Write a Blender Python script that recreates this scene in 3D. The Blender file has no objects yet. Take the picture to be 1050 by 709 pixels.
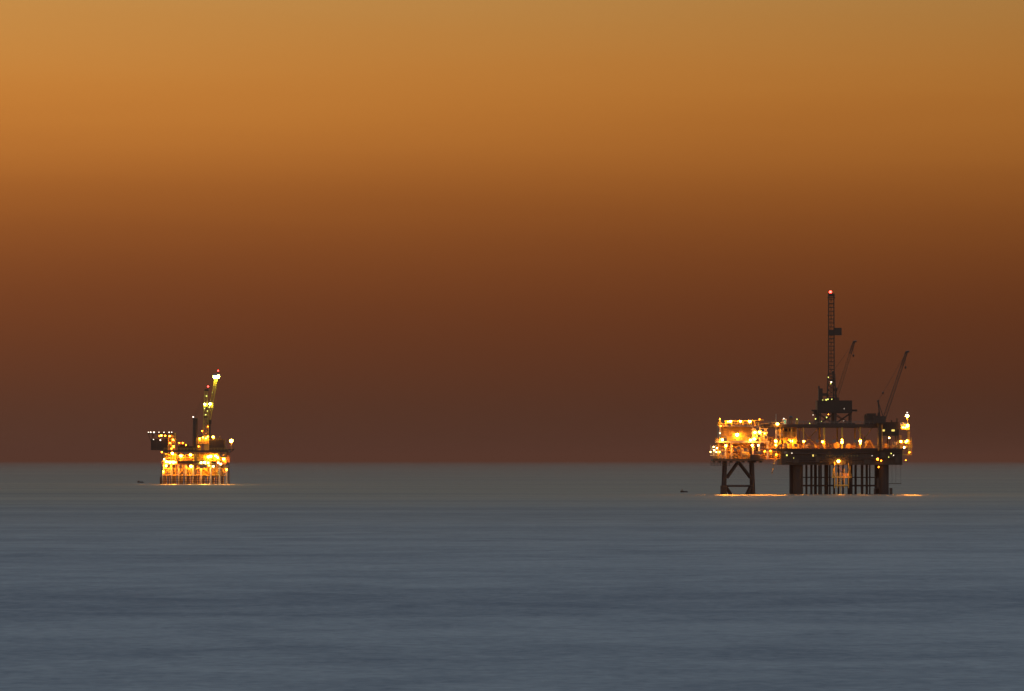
import bpy, math, random
from mathutils import Vector, Matrix
random.seed(7)
SC = bpy.context.scene
COL = SC.collection
R = math.radians
HAZE = 4e-5

# ---------------------------------------------------------------- colour and materials
def lin(c):
    return tuple(((v/255)/12.92 if v/255 <= .04045 else ((v/255+.055)/1.055)**2.4) for v in c)

def paint(name, col, rough=.6, metal=0., wear=.35, scale=.7):
    """painted / weathered steel: base colour broken up by rust streaks and grime"""
    m = bpy.data.materials.new(name); m.use_nodes = True
    nt = m.node_tree; N = nt.nodes; L = nt.links
    b = N['Principled BSDF']
    tc = N.new('ShaderNodeTexCoord')
    mp = N.new('ShaderNodeMapping'); mp.inputs['Scale'].default_value = (1, 1, .35)
    L.new(tc.outputs['Object'], mp.inputs['Vector'])
    n1 = N.new('ShaderNodeTexNoise'); n1.inputs['Scale'].default_value = scale; n1.inputs['Detail'].default_value = 5
    L.new(mp.outputs[0], n1.inputs['Vector'])
    cr = N.new('ShaderNodeValToRGB')
    cr.color_ramp.elements[0].position = .35; cr.color_ramp.elements[1].position = .7
    rust = (.16, .065, .03)
    d = tuple(c*(1-wear)+r*wear for c, r in zip(col, rust))
    cr.color_ramp.elements[0].color = (*d, 1); cr.color_ramp.elements[1].color = (*col, 1)
    L.new(n1.outputs['Fac'], cr.inputs['Fac']); L.new(cr.outputs['Color'], b.inputs['Base Color'])
    b.inputs['Roughness'].default_value = rough; b.inputs['Metallic'].default_value = metal
    return m

def glow(name, col, s):
    m = bpy.data.materials.new(name); m.use_nodes = True
    nt = m.node_tree; nt.nodes.clear()
    e = nt.nodes.new('ShaderNodeEmission'); o = nt.nodes.new('ShaderNodeOutputMaterial')
    e.inputs['Color'].default_value = (*col, 1); e.inputs['Strength'].default_value = s
    nt.links.new(e.outputs[0], o.inputs[0])
    return m

STEEL = paint('grey_steel_paint', (.20, .19, .18))
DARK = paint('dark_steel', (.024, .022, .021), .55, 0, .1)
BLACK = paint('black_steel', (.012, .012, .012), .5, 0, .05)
PALE = paint('pale_cladding', (.50, .46, .38), .6, 0, .3)
YELL = paint('yellow_paint', (.55, .36, .06), .5, 0, .25)
WHITE = paint('white_paint', (.72, .70, .66), .5, 0, .15)
GREEN = paint('green_paint', (.05, .30, .16), .5, 0, .15)
BUFF = paint('buff_cladding', (.48, .33, .10), .6, 0, .25)
RUST = paint('rusty_steel', (.22, .10, .05), .8, 0, .6)
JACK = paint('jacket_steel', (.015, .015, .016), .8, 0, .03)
TANK = paint('tank_shell', (.40, .37, .32), .45, .2, .2)

SOD = (1., .27, .010)
BULB = {
    'big': glow('sodium_lamp_bright', (1., .33, .02), 300),
    'mid': glow('sodium_lamp', SOD, 190),
    'small': glow('sodium_lamp_small', SOD, 60),
    'white': glow('white_lamp', (1., .55, .17), 50),
    'dimwhite': glow('white_lamp_dim', (1., .80, .60), 4),
    'halide': glow('halide_lamp', (.82, .88, .13), 150),
    'halide_dim': glow('halide_lamp_dim', (.80, .80, .14), 3),
    'orange': glow('amber_lamp', (1., .22, .008), 40),
    'red': glow('red_beacon', (1., .03, .022), 24),
}
PANE_Y = glow('lit_pane', (1., .72, .16), 1.3)
PANE_D = glow('dim_pane', (1., .72, .30), .055)
PANE_G = glow('lit_green_sign', (.20, .85, .45), .8)

# ---------------------------------------------------------------- mesh builder
class MB:
    def __init__(s): s.v = []; s.f = []
    def add(s, v, f):
        o = len(s.v); s.v += [tuple(p) for p in v]; s.f += [tuple(i+o for i in q) for q in f]; return s
    def box(s, x0, x1, y0, y1, z0, z1):
        x0, x1 = min(x0, x1), max(x0, x1); y0, y1 = min(y0, y1), max(y0, y1); z0, z1 = min(z0, z1), max(z0, z1)
        v = [(x, y, z) for z in (z0, z1) for x, y in ((x0, y0), (x1, y0), (x1, y1), (x0, y1))]
        return s.add(v, [(3, 2, 1, 0), (4, 5, 6, 7), (0, 1, 5, 4), (1, 2, 6, 5), (2, 3, 7, 6), (3, 0, 4, 7)])
    def bar(s, p, q, w):           # square beam
        return s.tube(p, q, w*.7071, w*.7071, 4, math.pi/4)
    def tube(s, p, q, r0, r1=None, n=10, ph=0.):
        r1 = r0 if r1 is None else r1
        p = Vector(p); q = Vector(q); d = (q-p)
        if d.length < 1e-6: return s
        d.normalize()
        up = Vector((0, 0, 1)) if abs(d.z) < .95 else Vector((1, 0, 0))
        a = d.cross(up).normalized(); b = d.cross(a)
        v = []
        for c, r in ((p, r0), (q, r1)):
            for k in range(n):
                t = 2*math.pi*k/n+ph
                v.append(c+a*(r*math.cos(t))+b*(r*math.sin(t)))
        f = [(k, (k+1) % n, n+(k+1) % n, n+k) for k in range(n)]
        f += [tuple(range(n))[::-1], tuple(range(n, 2*n))]
        return s.add(v, f)
    def ball(s, c, r, n=8, m=6, sx=1, sy=1, sz=1):
        v = [(c[0], c[1], c[2]-r*sz)]
        for j in range(1, m):
            t = math.pi*j/m
            for k in range(n):
                a = 2*math.pi*k/n
                v.append((c[0]+sx*r*math.sin(t)*math.cos(a), c[1]+sy*r*math.sin(t)*math.sin(a), c[2]-sz*r*math.cos(t)))
        v.append((c[0], c[1], c[2]+r*sz)); e = len(v)-1
        f = [(0, 1+(k+1) % n, 1+k) for k in range(n)]
        for j in range(m-2):
            for k in range(n):
                a = 1+j*n+k; b = 1+j*n+(k+1) % n
                f.append((a, b, b+n, a+n))
        o = 1+(m-2)*n
        f += [(o+k, o+(k+1) % n, e) for k in range(n)]
        return s.add(v, f)
    def lattice(s, p, q, w0, w1, n, t, td=None):
        """four-chord lattice tower or boom from p to q"""
        td = td or t*.6
        p = Vector(p); q = Vector(q); d = (q-p).normalized()
        up = Vector((0, 1, 0)); a = d.cross(up).normalized(); b = up
        cs = []
        for i in range(n+1):
            u = i/n; c = p.lerp(q, u); w = (w0+(w1-w0)*u)/2
            cs.append([c+a*(sx*w)+b*(sy*w) for sx, sy in ((-1, -1), (1, -1), (1, 1), (-1, 1))])
        for k in range(4):
            s.bar(cs[0][k], cs[n][k], t)
        for i in range(n):
            for k in range(4):
                s.bar(cs[i+1][k], cs[i+1][(k+1) % 4], td)
                if (i+k) % 2: s.bar(cs[i][k], cs[i+1][(k+1) % 4], td)
                else: s.bar(cs[i][(k+1) % 4], cs[i+1][k], td)
        return s
    def rail(s, pts, h=1.2, step=2.0, t=.09):
        for p, q in zip(pts, pts[1:]):
            p = Vector(p); q = Vector(q); n = max(1, round((q-p).length/step))
            for i in range(n+1):
                c = p.lerp(q, i/n); s.bar(c, c+Vector((0, 0, h)), t)
            for k in (.55, 1.):
                s.bar(p+Vector((0, 0, h*k)), q+Vector((0, 0, h*k)), t)
        return s
    def build(s, name, mat, parent=None, label=None):
        me = bpy.data.meshes.new(name); me.from_pydata(s.v, [], s.f); me.materials.append(mat); me.update()
        o = bpy.data.objects.new(name, me); COL.objects.link(o)
        if parent is not None: o.parent = parent
        if label: o['label'] = label
        return o

def thing(name, label, cat, loc, group=None):
    o = bpy.data.objects.new(name, None); COL.objects.link(o)
    o.location = loc; o['label'] = label; o['category'] = cat
    if group: o['group'] = group
    return o

def glint_spot(par, x, y, z, watts):
    """extra spot added at a floodlight to lay a bright glint on the water"""
    l = bpy.data.lights.new('glint_beam', 'SPOT'); l.energy = watts*1350; l.color = (1., .35, .03)
    l.spot_size = R(76); l.spot_blend = .25; l.shadow_soft_size = .3
    o = bpy.data.objects.new('glint_beam', l); COL.objects.link(o); o.parent = par
    o.location = (x, y-.6, z); o.rotation_euler = (-R(38), 0, R(-2.2 if par.parent.location.x > 0 else 2.6))   # towards the shore, 52 degrees down
    o.scale = (.11, 1, 1)                                                # added spot squeezed sideways to keep its water glint thin: a tall narrow beam
    return o

def lamp(par, x, y, z, kind='mid', r=.4, back=.9, name='floodlight', glint_beam=0, hood=False):
    """capped lamp on a bracket; the bulb is a sub-part"""
    m = MB()
    m.tube((x, y, z+r*.55), (x, y, z+r*1.35), r*1.45, r*.55, 10)
    m.bar((x, y, z+r*1.2), (x, y+back, z+r*1.2), .16)
    m.bar((x, y+back, z+r*1.2), (x, y+back, z-.7), .16)
    if hood:                                   # aimed back at the structure: a tilted housing hides the bulb from the sea side
        m.box(x-r*1.5, x+r*1.5, y-r*1.5, y-r*1.3, z-r*1.5, z+r*1.4)
        for k in (-1, 1): m.box(x+k*r*1.5, x+k*r*1.35, y-r*1.29, y+r*.6, z-r*1.2, z+r*1.35)
    f = m.build(name, STEEL, par)
    MB().ball((x, y, z), r*(.92 if kind == 'big' else .74), 8, 5).build('bulb', BULB[kind], f)
    if glint_beam: glint_spot(f, x, y-r, z, glint_beam)
    return f

def beacon(par, x, y, z, kind='red', r=.4):
    m = MB(); m.tube((x, y, z-r*2.2), (x, y, z-r*.8), r*.5, r*.8, 8)
    f = m.build('beacon', DARK, par)
    MB().ball((x, y, z), r, 8, 5).build('bulb', BULB[kind], f)
    return f

def stair(x0, z0, x1, z1, y, w=1.1):
    m = MB()
    for dy in (0, w):
        m.bar((x0, y+dy, z0), (x1, y+dy, z1), .18)
        m.bar((x0, y+dy, z0+1.1), (x1, y+dy, z1+1.1), .09)
    n = max(3, int(abs(z1-z0)/.3))
    for i in range(n+1):
        u = i/n; x = x0+(x1-x0)*u; z = z0+(z1-z0)*u
        m.box(x-.14, x+.14, y, y+w, z-.03, z+.03)
    return m

# ================================================================ world sky at dusk
W = bpy.data.worlds.new('World'); SC.world = W; W.use_nodes = True
nt = W.node_tree; N = nt.nodes; L = nt.links; N.clear()
out = N.new('ShaderNodeOutputWorld'); bg = N.new('ShaderNodeBackground')
tc = N.new('ShaderNodeTexCoord'); sp = N.new('ShaderNodeSeparateXYZ')
L.new(tc.outputs['Generated'], sp.inputs[0])
def math_n(op, a, b=None, clamp=False):
    n = N.new('ShaderNodeMath'); n.operation = op; n.use_clamp = clamp
    for i, v in enumerate((a, b)):
        if v is None: continue
        if isinstance(v, (int, float)): n.inputs[i].default_value = v
        else: L.new(v, n.inputs[i])
    return n.outputs[0]
# smog layers are not perfectly level: slow undulation along the horizon
mpn = N.new('ShaderNodeMapping'); mpn.inputs['Scale'].default_value = (5, 5, 60)
L.new(tc.outputs['Generated'], mpn.inputs['Vector'])
nz = N.new('ShaderNodeTexNoise'); nz.inputs['Scale'].default_value = 1.; nz.inputs['Detail'].default_value = 3
L.new(mpn.outputs[0], nz.inputs['Vector'])
und = math_n('MULTIPLY', math_n('SUBTRACT', nz.outputs['Fac'], .5), .010)
zz = math_n('ADD', sp.outputs['Z'], math_n('MULTIPLY', und, math_n('MULTIPLY', sp.outputs['Z'], 16., True)))
lo = N.new('ShaderNodeValToRGB'); hi = N.new('ShaderNodeValToRGB')
L.new(math_n('MULTIPLY', zz, 10., True), lo.inputs['Fac'])
L.new(math_n('MAXIMUM', zz, 0.), hi.inputs['Fac'])
def fill(ramp, stops, interp):
    cr = ramp.color_ramp; cr.interpolation = interp
    while len(cr.elements) > 1: cr.elements.remove(cr.elements[-1])
    for i, (p, c) in enumerate(stops):
        e = cr.elements[0] if i == 0 else cr.elements.new(p)
        e.position = p; e.color = (*lin(c), 1)
LOW = [(472, (79, 52, 42)), (440, (80, 51, 38)), (400, (87, 51, 34)), (350, (100, 55, 31)), (300, (112, 61, 31)),
       (250, (129, 72, 33)), (200, (151, 88, 37)), (150, (172, 105, 44)), (100, (187, 119, 50)), (50, (189, 127, 59)),
       (0, (186, 132, 67)), (-111, (188, 144, 84))]
fill(lo, [((472-y)/5833*10, c) for y, c in LOW], 'B_SPLINE')
HIGH = [(.0, (190, 146, 86)), (.1, (190, 146, 86)), (.15, (184, 158, 122)), (.25, (188, 182, 172)), (.45, (172, 182, 188)), (1., (140, 160, 180))]
fill(hi, HIGH, 'EASE')
# brighter towards the sunset, off to the left
azi = math_n('MINIMUM', math_n('MAXIMUM', math_n('SUBTRACT', 1., math_n('MULTIPLY', sp.outputs['X'], 1.9)), .7), 1.45)
az = N.new('ShaderNodeMix'); az.data_type = 'RGBA'; az.blend_type = 'MULTIPLY'; az.inputs['Factor'].default_value = 1
azc = N.new('ShaderNodeCombineColor')
for k in range(3): L.new(azi, azc.inputs[k])
L.new(lo.outputs[0], az.inputs['A']); L.new(azc.outputs[0], az.inputs['B'])
sw = N.new('ShaderNodeMix'); sw.data_type = 'RGBA'
L.new(math_n('MULTIPLY', math_n('SUBTRACT', zz, .09), 100., True), sw.inputs['Factor'])
L.new(az.outputs['Result'], sw.inputs['A']); L.new(hi.outputs[0], sw.inputs['B'])
# afterglow of a sun that has set behind the platforms, from the physical sky, for the upper sky
ns = N.new('ShaderNodeTexSky'); ns.sky_type = 'NISHITA'; ns.sun_disc = False
ns.sun_elevation = R(-4); ns.sun_rotation = 0; ns.air_density = 1.; ns.dust_density = 3.
nm = N.new('ShaderNodeMix'); nm.data_type = 'RGBA'; nm.blend_type = 'ADD'
L.new(math_n('MULTIPLY', math_n('SUBTRACT', zz, .1), 3., True), nm.inputs['Factor'])
L.new(sw.outputs['Result'], nm.inputs['A'])
sc_ = N.new('ShaderNodeMix'); sc_.data_type = 'RGBA'; sc_.blend_type = 'MULTIPLY'; sc_.inputs['Factor'].default_value = 1
L.new(ns.outputs[0], sc_.inputs['A']); sc_.inputs['B'].default_value = (.4, .4, .4, 1)
L.new(sc_.outputs['Result'], nm.inputs['B'])
L.new(nm.outputs['Result'], bg.inputs['Color']); bg.inputs['Strength'].default_value = 1.
L.new(bg.outputs[0], out.inputs[0])

# ================================================================ sea
def sea_material():
    m = bpy.data.materials.new('sea_water'); m.use_nodes = True
    nt = m.node_tree; N = nt.nodes; L = nt.links
    b = N['Principled BSDF']
    g = N.new('ShaderNodeNewGeometry')
    def noise(scale, det, warp=None, sx=1., sy=1.):
        mp = N.new('ShaderNodeMapping'); mp.inputs['Scale'].default_value = (sx, sy, 1)
        L.new(g.outputs['Position'], mp.inputs['Vector'])
        n = N.new('ShaderNodeTexNoise'); n.inputs['Scale'].default_value = scale; n.inputs['Detail'].default_value = det
        n.inputs['Roughness'].default_value = .55; n.inputs['Distortion'].default_value = .6
        L.new(mp.outputs[0], n.inputs['Vector']); return n.outputs['Fac']
    def mt(op, a, b_=None, clamp=False):
        n = N.new('ShaderNodeMath'); n.operation = op; n.use_clamp = clamp
        for i, v in enumerate((a, b_)):
            if v is None: continue
            if isinstance(v, (int, float)): n.inputs[i].default_value = v
            else: L.new(v, n.inputs[i])
        return n.outputs[0]
    big = noise(.010, 3, sx=.2)
    mid = noise(.05, 4, sx=1.5)
    fine = noise(.35, 3, sx=2.2)
    mixv = mt('ADD', mt('ADD', mt('MULTIPLY', big, .36) , mt('MULTIPLY', mid, .34)), mt('MULTIPLY', fine, .30))
    cr = N.new('ShaderNodeValToRGB'); L.new(mixv, cr.inputs['Fac'])
    cr.color_ramp.elements[0].position = .365; cr.color_ramp.elements[1].position = .635
    cr.color_ramp.elements[0].color = (.026, .064, .110, 1); cr.color_ramp.elements[1].color = (.138, .188, .232, 1)
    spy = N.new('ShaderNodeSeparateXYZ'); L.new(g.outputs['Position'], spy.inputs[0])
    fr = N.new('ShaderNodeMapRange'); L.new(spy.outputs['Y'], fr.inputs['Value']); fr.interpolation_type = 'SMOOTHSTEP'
    fr.inputs['From Min'].default_value = 450; fr.inputs['From Max'].default_value = 2600     # haze and low-sky reflection on far water, painted into its colour
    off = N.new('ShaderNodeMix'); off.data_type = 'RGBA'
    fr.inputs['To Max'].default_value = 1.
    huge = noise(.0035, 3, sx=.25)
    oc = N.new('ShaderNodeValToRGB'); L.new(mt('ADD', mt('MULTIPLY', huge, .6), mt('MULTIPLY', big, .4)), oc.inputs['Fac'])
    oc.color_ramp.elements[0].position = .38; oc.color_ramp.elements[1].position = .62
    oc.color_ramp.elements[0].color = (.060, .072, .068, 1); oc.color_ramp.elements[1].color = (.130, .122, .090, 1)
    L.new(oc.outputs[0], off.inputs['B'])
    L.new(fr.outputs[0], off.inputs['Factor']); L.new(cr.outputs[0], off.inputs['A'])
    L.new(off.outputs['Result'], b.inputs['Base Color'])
    mr = N.new('ShaderNodeMapRange'); L.new(mixv, mr.inputs['Value'])
    mr.inputs['From Min'].default_value = .36; mr.inputs['From Max'].default_value = .64
    mr.inputs['To Min'].default_value = .71; mr.inputs['To Max'].default_value = .62
    L.new(mr.outputs[0], b.inputs['Roughness'])
    b.inputs['IOR'].default_value = 1.333
    return m
s = MB()
xs = [-120000, -20000, -3000, -600, 0, 600, 3000, 20000, 120000]
ys = [-3000, -200, 200, 600, 1500, 3000, 6000, 20000, 60000, 220000]
for y in ys:
    for x in xs: s.v.append((x, y, 0))
for j in range(len(ys)-1):
    for i in range(len(xs)-1):
        a = j*len(xs)+i; s.f.append((a, a+1, a+1+len(xs), a+len(xs)))
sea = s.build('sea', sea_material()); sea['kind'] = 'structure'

# ================================================================ the right-hand pair of platforms
D1 = 2333.; O1 = (122.8, D1, 0.)
def X(px): return (px-832)*.4            # survey metres east of the drilling platform's centre
def Z(py): return (506.5-py)*.4          # metres above the water

# ---------------- production platform (small four-legged jacket on the left of the pair)
pp = thing('production_platform', 'brightly lit small platform on braced four-legged jacket, bridged to the big drilling platform', 'oil platform', O1)
YB = 22.
for px in (744, 772):
    for y in (2., YB):
        k = 1 if px > 758 else -1
        MB().tube((X(px)+k*.5, y, -3), (X(px)-k*.1, y, Z(472)), .70, .62, 14).build('leg', JACK, pp)
for y in (2., YB):
    m = MB()
    m.tube((X(758), y, Z(473)), (X(746), y, Z(490)), .42); m.tube((X(758), y, Z(473)), (X(771), y, Z(490)), .42); m.build('brace', JACK, pp)
    MB().tube((X(744), y, Z(498)), (X(772), y, Z(498)), .38).build('cross_brace', JACK, pp)
    MB().tube((X(745), y, Z(498.5)), (X(752), y, -1), .45).build('foot_brace', JACK, pp); MB().tube((X(771), y, Z(498.5)), (X(766), y, -1), .45).build('foot_brace', JACK, pp)
for px in (744, 772):
    m = MB(); m.tube((X(px), 2, Z(498)), (X(px), YB, Z(498)), .35); m.tube((X(px), 2, Z(474)), (X(px), YB, Z(498)), .35)
    m.build('side_brace', JACK, pp)
m = MB()                                                      # fendered boat bumper at the left foot
for i in range(4): m.tube((X(739.3)+i*.7, .2, -2), (X(739.3)+i*.7, .2, Z(497.5)), .3)
for z in (1., 2.2, 3.2): m.bar((X(739), .2, z), (X(745), .2, z), .3)
m.build('fender', DARK, pp)
m = MB(); m.box(X(731), X(783), 0, 24, Z(472.5), Z(470))
for i in range(9): m.box(X(733+i*6)-.15, X(733+i*6)+.15, .3, 23.7, Z(474), Z(472.5)-.003)
m.build('lower_deck', DARK, pp)
m = MB()
for z in (Z(474.5), Z(476.5)): m.bar((X(729), 1, z), (X(749), 1, z), .22)
for i in range(7): m.bar((X(729+i*3.2), 1, Z(477)), (X(729+i*3.2), 1, Z(472.6)), .16)
m.build('hung_walkway', DARK, pp)
MB().box(X(769), X(779), -1.2, 6, Z(471.5), Z(466)).build('dark_tank_box', BLACK, pp)
m = MB(); m.box(X(735), X(788), 0, 24, Z(453.2), Z(451.6))
m.box(X(734), X(789), -.35, -.01, Z(453.6), Z(452.2)); m.build('main_deck', PALE, pp)
m = MB(); m.box(X(737), X(779), 0, 24, Z(437.2), Z(435.8)); m.build('upper_deck', STEEL, pp)
# columns
for px in (736.5, 744, 750, 772, 778.5, 787):
    for y in (.6, 23):
        MB().box(X(px)-.35, X(px)+.35, y-.35, y+.35, Z(470), Z(453.2)).build('column', PALE if px not in (736.5,) else YELL, pp)
for px in (738.2, 771.8, 779):
    for y in (.6, 23):
        MB().box(X(px)-.3, X(px)+.3, y-.3, y+.3, Z(451.6), Z(437.2)).build('column', PALE, pp)
m = MB(); m.box(X(739.5), X(771), 3., 20, Z(451.6), Z(437.2))      # corrugated process building
for i in range(30):
    x = X(740+i*1.04); m.box(x, x+.12, 2.88, 2.997, Z(451.4), Z(437.3))
pb = m.build('process_building', BUFF, pp)
for px in (744, 767): MB().box(X(px)-.55, X(px)+.55, 2.8, 2.87, Z(451.5), Z(446.3)).build('door', STEEL, pb)
MB().box(X(738.5), X(770), 14, 14.3, Z(470), Z(453.2)).build('bulkhead', BUFF, pp)
# lower level: braces, vessels' supports, piping
for y in (1.2, 22.5):
    m = MB(); m.bar((X(746.5), y, Z(467.5)), (X(757), y, Z(456.5)), .5); m.bar((X(757), y, Z(456.5)), (X(770), y, Z(467)), .5)
    m.build('deck_brace', YELL, pp)
m = MB()
for i, (z, a, c) in enumerate(((Z(456), 738, 786), (Z(458.3), 742, 770), (Z(463), 739, 760), (Z(466), 752, 784), (Z(461.2), 764, 790))):
    y = 2.2+i*.5
    m.tube((X(a), y, z), (X(c), y, z), .28)
    for px in range(a+2, c, 7): m.tube((X(px), y, z), (X(px), y, z-2.2), .16, n=6)
m.build('pipework', RUST, pp)
m = MB()
for px in (773.5, 776, 778.5, 781, 783.5, 786):
    m.box(X(px)-.22, X(px)+.22, 1, 1.5, Z(451.6), Z(439)); m.box(X(px)-.22, X(px)+.22, 9, 9.5, Z(451.6), Z(439))
for z in (Z(439), Z(443), Z(447.5)):
    m.box(X(772.5), X(787.5), .8, 9.6, z-.12, z+.12)
m.build('process_rack', PALE, pp)
m = MB()
for px, z, r in ((775, Z(441), .8), (779.5, Z(445.2), .9), (783.5, Z(441.2), .6), (782, Z(449.5), .9)):
    m.tube((X(px), 2.2, z), (X(px), 8, z), r, n=12)
m.build('heat_exchanger', WHITE, pp)
m = MB(); m.rail([(X(737.3), .2, Z(435.8)), (X(778.7), .2, Z(435.8)), (X(778.7), 23.7, Z(435.8)), (X(737.3), 23.7, Z(435.8)), (X(737.3), .2, Z(435.8))], 1.3, 1.6, .12)
m.rail([(X(734.3), -.2, Z(451.6)), (X(788.7), -.2, Z(451.6))], 1.2, 1.6, .12)
m.rail([(X(731.3), .2, Z(470)), (X(782.7), .2, Z(470))], 1.2, 1.8, .12)
m.build('railing', YELL, pp)
m = MB()                                                     # lamp gantry along the roof
m.bar((X(737.5), 1.2, Z(431.6)), (X(783), 1.2, Z(430.6)), .34)
for px in (738, 744, 750, 756, 762, 768, 774): m.bar((X(px), 1.2, Z(435.8)), (X(px), 1.2, Z(431.4)), .26)
m.bar((X(779), 1.2, Z(430.7)), (X(783), 1.2, Z(429.6)), .26)
m.build('lamp_gantry', YELL, pp)
m = MB()                                                     # outrigger on the left side
m.box(X(728.5), X(735), 2, 8, Z(467), Z(466)); m.rail([(X(728.6), 2.1, Z(466)), (X(734.9), 2.1, Z(466))], 1.2, 1.2, .12)
for px in (729, 732, 734.6): m.bar((X(px), 2.4, Z(466)), (X(px), 2.4, Z(456)), .28)
m.bar((X(729), 2.4, Z(461)), (X(735), 2.4, Z(456)), .24)
m.build('side_platform', PALE, pp)
m = MB(); m.rail([(X(734), 1, Z(451.6)), (X(736.5), 1, Z(451.6))], 1.2, 1, .12); m.bar((X(733), 1, Z(451.7)), (X(738), 1, Z(451.7)), .25); m.build('ledge', YELL, pp)
for px, py, k, r, y in ((741, 431.8, 'big', .5, 0), (746.3, 432, 'mid', .4, 0), (749, 431.6, 'big', .5, 0), (759.3, 431.6, 'big', .42, 0), (768.8, 431.6, 'big', .55, 0),
                        (747.8, 436.3, 'mid', .35, -.5), (764.5, 436.3, 'small', .3, -.5), (738.9, 436.4, 'small', .3, -.5), (768, 436.4, 'small', .3, -.5), (738.2, 429.4, 'small', .3, 0), (778.8, 429.7, 'orange', .3, 0),
                        (756, 445.3, 'big', .75, 1.8), (738.2, 443.7, 'dimwhite', .4, -.3),
                        (740.5, 450.4, 'big', .5, -1.), (743.3, 450.2, 'mid', .45, -1.), (769.5, 450.8, 'big', .5, -1.), (773.2, 449.6, 'big', .55, -1.), (776.5, 451, 'mid', .4, -1),
                        (774, 443, 'big', .5, -.3), (776.6, 439.6, 'mid', .45, -.3), (779, 442.6, 'big', .55, -.3), (781.4, 440.8, 'mid', .45, -.3), (784, 444, 'mid', .4, -.3), (785, 448, 'small', .35, -.3), (778, 446.5, 'mid', .4, -.3),
                        (744.2, 456.5, 'big', .42, -.6), (771.2, 456.2, 'big', .42, -.6), (777.3, 456.3, 'white', .42, -.6), (752, 456, 'mid', .4, 10), (762, 456, 'mid', .4, 10), (744, 458, 'mid', .4, 10), (753.6, 460.6, 'mid', .4, .2), (757.5, 459, 'small', .4, .2), (764, 461, 'small', .45, .4),
                        (731.8, 457.8, 'white', .28, 1), (735.2, 459, 'white', .34, 1), (732.3, 461.2, 'white', .36, 1), (734.6, 463, 'white', .3, 1), (728.6, 463, 'white', .26, 1), (737.6, 463, 'mid', .35, -.3),
                        (778.5, 464, 'mid', .4, -.4), (786, 460.5, 'small', .35, -.4), (741, 464.5, 'small', .4, .5)):
    hd_ = px in (747.8, 764.5, 768, 743.3, 776.5, 776.6, 781.4, 785, 778, 757.5, 764, 753.6, 741, 786, 778.5, 733.5)
    lamp(pp, X(px), y-(1.4 if hd_ else 0), Z(py), k, r, 1.2 if hd_ else .9, hood=hd_, glint_beam={741: 75, 747.8: 60, 749: 90, 756: 50, 759.3: 70, 768.8: 100, 733.5: 50, 777.3: 80, 781.4: 60, 786: 70}.get(px, 0))

# equipment standing on it
def vessel(name, label, x0, x1, y, z, r, mat, base, horiz=True):
    t = thing(name, label, 'tank', (O1[0]+(x0+x1)/2, D1+y, base))
    L2 = (x1-x0)/2; h = z-base
    m = MB()
    if horiz:
        m.tube((-L2+r*.4, 0, h), (L2-r*.4, 0, h), r, n=16)
        m.ball((-L2+r*.4, 0, h), r*.98, 12, 8, .5); m.ball((L2-r*.4, 0, h), r*.98, 12, 8, .5)
        m.build('tank_shell', mat, t)
        for k in (-.55, .55): MB().box(L2*k-.25, L2*k+.25, -r*.8, r*.8, 0, h-r*.6).build('saddle', STEEL, t)
        MB().tube((0, 0, h+r*.9), (0, 0, h+r*1.35), .3, n=8).build('hatch', STEEL, t)
    else:
        m.tube((0, 0, .3), (0, 0, h+r), r, n=16); m.ball((0, 0, h+r), r*.98, 12, 8, 1, 1, .4)
        m.build('tank_shell', mat, t)
        MB().tube((0, 0, 0), (0, 0, .35), r*1.12, n=16).build('skirt', STEEL, t)
        MB().lattice((r+.35, 0, 0), (r+.35, 0, h+r), .4, .4, 8, .1).build('ladder', YELL, t)
    return t
vessel('separator_tank', 'long horizontal separator vessel lit orange under the bright small platform, beneath its braces', X(748), X(757), 5, Z(465.2), 1.5, TANK, Z(470))
vessel('separator_tank', 'fat amber horizontal vessel beside the dark box on the lower deck of the small platform', X(759.5), X(768), 4, Z(463.8), 1.9, PALE, Z(470))
vessel('storage_tank', 'upright round tank at the lower left corner of the bright small platform', X(739.5), X(743), 5, Z(464), 1.4, TANK, Z(470), False)

# ---------------- drilling platform
dp = thing('drilling_platform', 'large dark-skirted drilling platform on two thick columns and a row of thin pipes', 'oil platform', O1)
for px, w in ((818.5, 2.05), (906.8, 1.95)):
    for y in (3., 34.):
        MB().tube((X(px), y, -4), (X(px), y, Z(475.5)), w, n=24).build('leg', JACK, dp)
for px, r, y in ((827.8, .45, 8), (832.9, .5, 8), (837.6, .6, 12), (841, .38, 9), (848.6, .85, 10), (853, .35, 16), (858, .4, 20), (872.8, 1.05, 9), (879, .5, 12), (885.2, .55, 9), (890.2, .5, 10), (845, .35, 24), (863, .35, 24), (867.5, .35, 22), (895.5, .3, 24)):
    MB().tube((X(px), y, -4), (X(px), y, Z(475.5)), r, n=12).build('conductor', JACK, dp)
for y in (8.6, 24):
    MB().tube((X(818), y, Z(497.7)), (X(906), y, Z(497.7)), .32).build('brace', JACK, dp)
    MB().tube((X(818), y, Z(489.2)), (X(906), y, Z(489.2)), .2).build('brace', JACK, dp)
m = MB()
m.box(X(896.5), X(897.9), 3, 4, -2, Z(500.5)); m.box(X(899.5), X(902), 3, 4, Z(500.5), Z(490)); m.tube((X(897), 3.5, Z(500.5)), (X(901), 3.5, Z(500.5)), .25); m.build('fender', DARK, dp)
MB().box(X(912.6), X(915.3), 2, 4.5, -2, Z(500)).build('fender', DARK, dp)
m = MB(); m.bar((X(911), 3, Z(495.5)), (X(924.5), 3, Z(495.5)), .22); m.bar((X(911), 6, Z(495.5)), (X(924.5), 6, Z(495.5)), .22)
for px in (915, 919, 924): m.bar((X(px), 3, Z(495.5)), (X(px), 3, Z(476)), .07)
m.build('hung_catwalk', DARK, dp)
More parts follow.
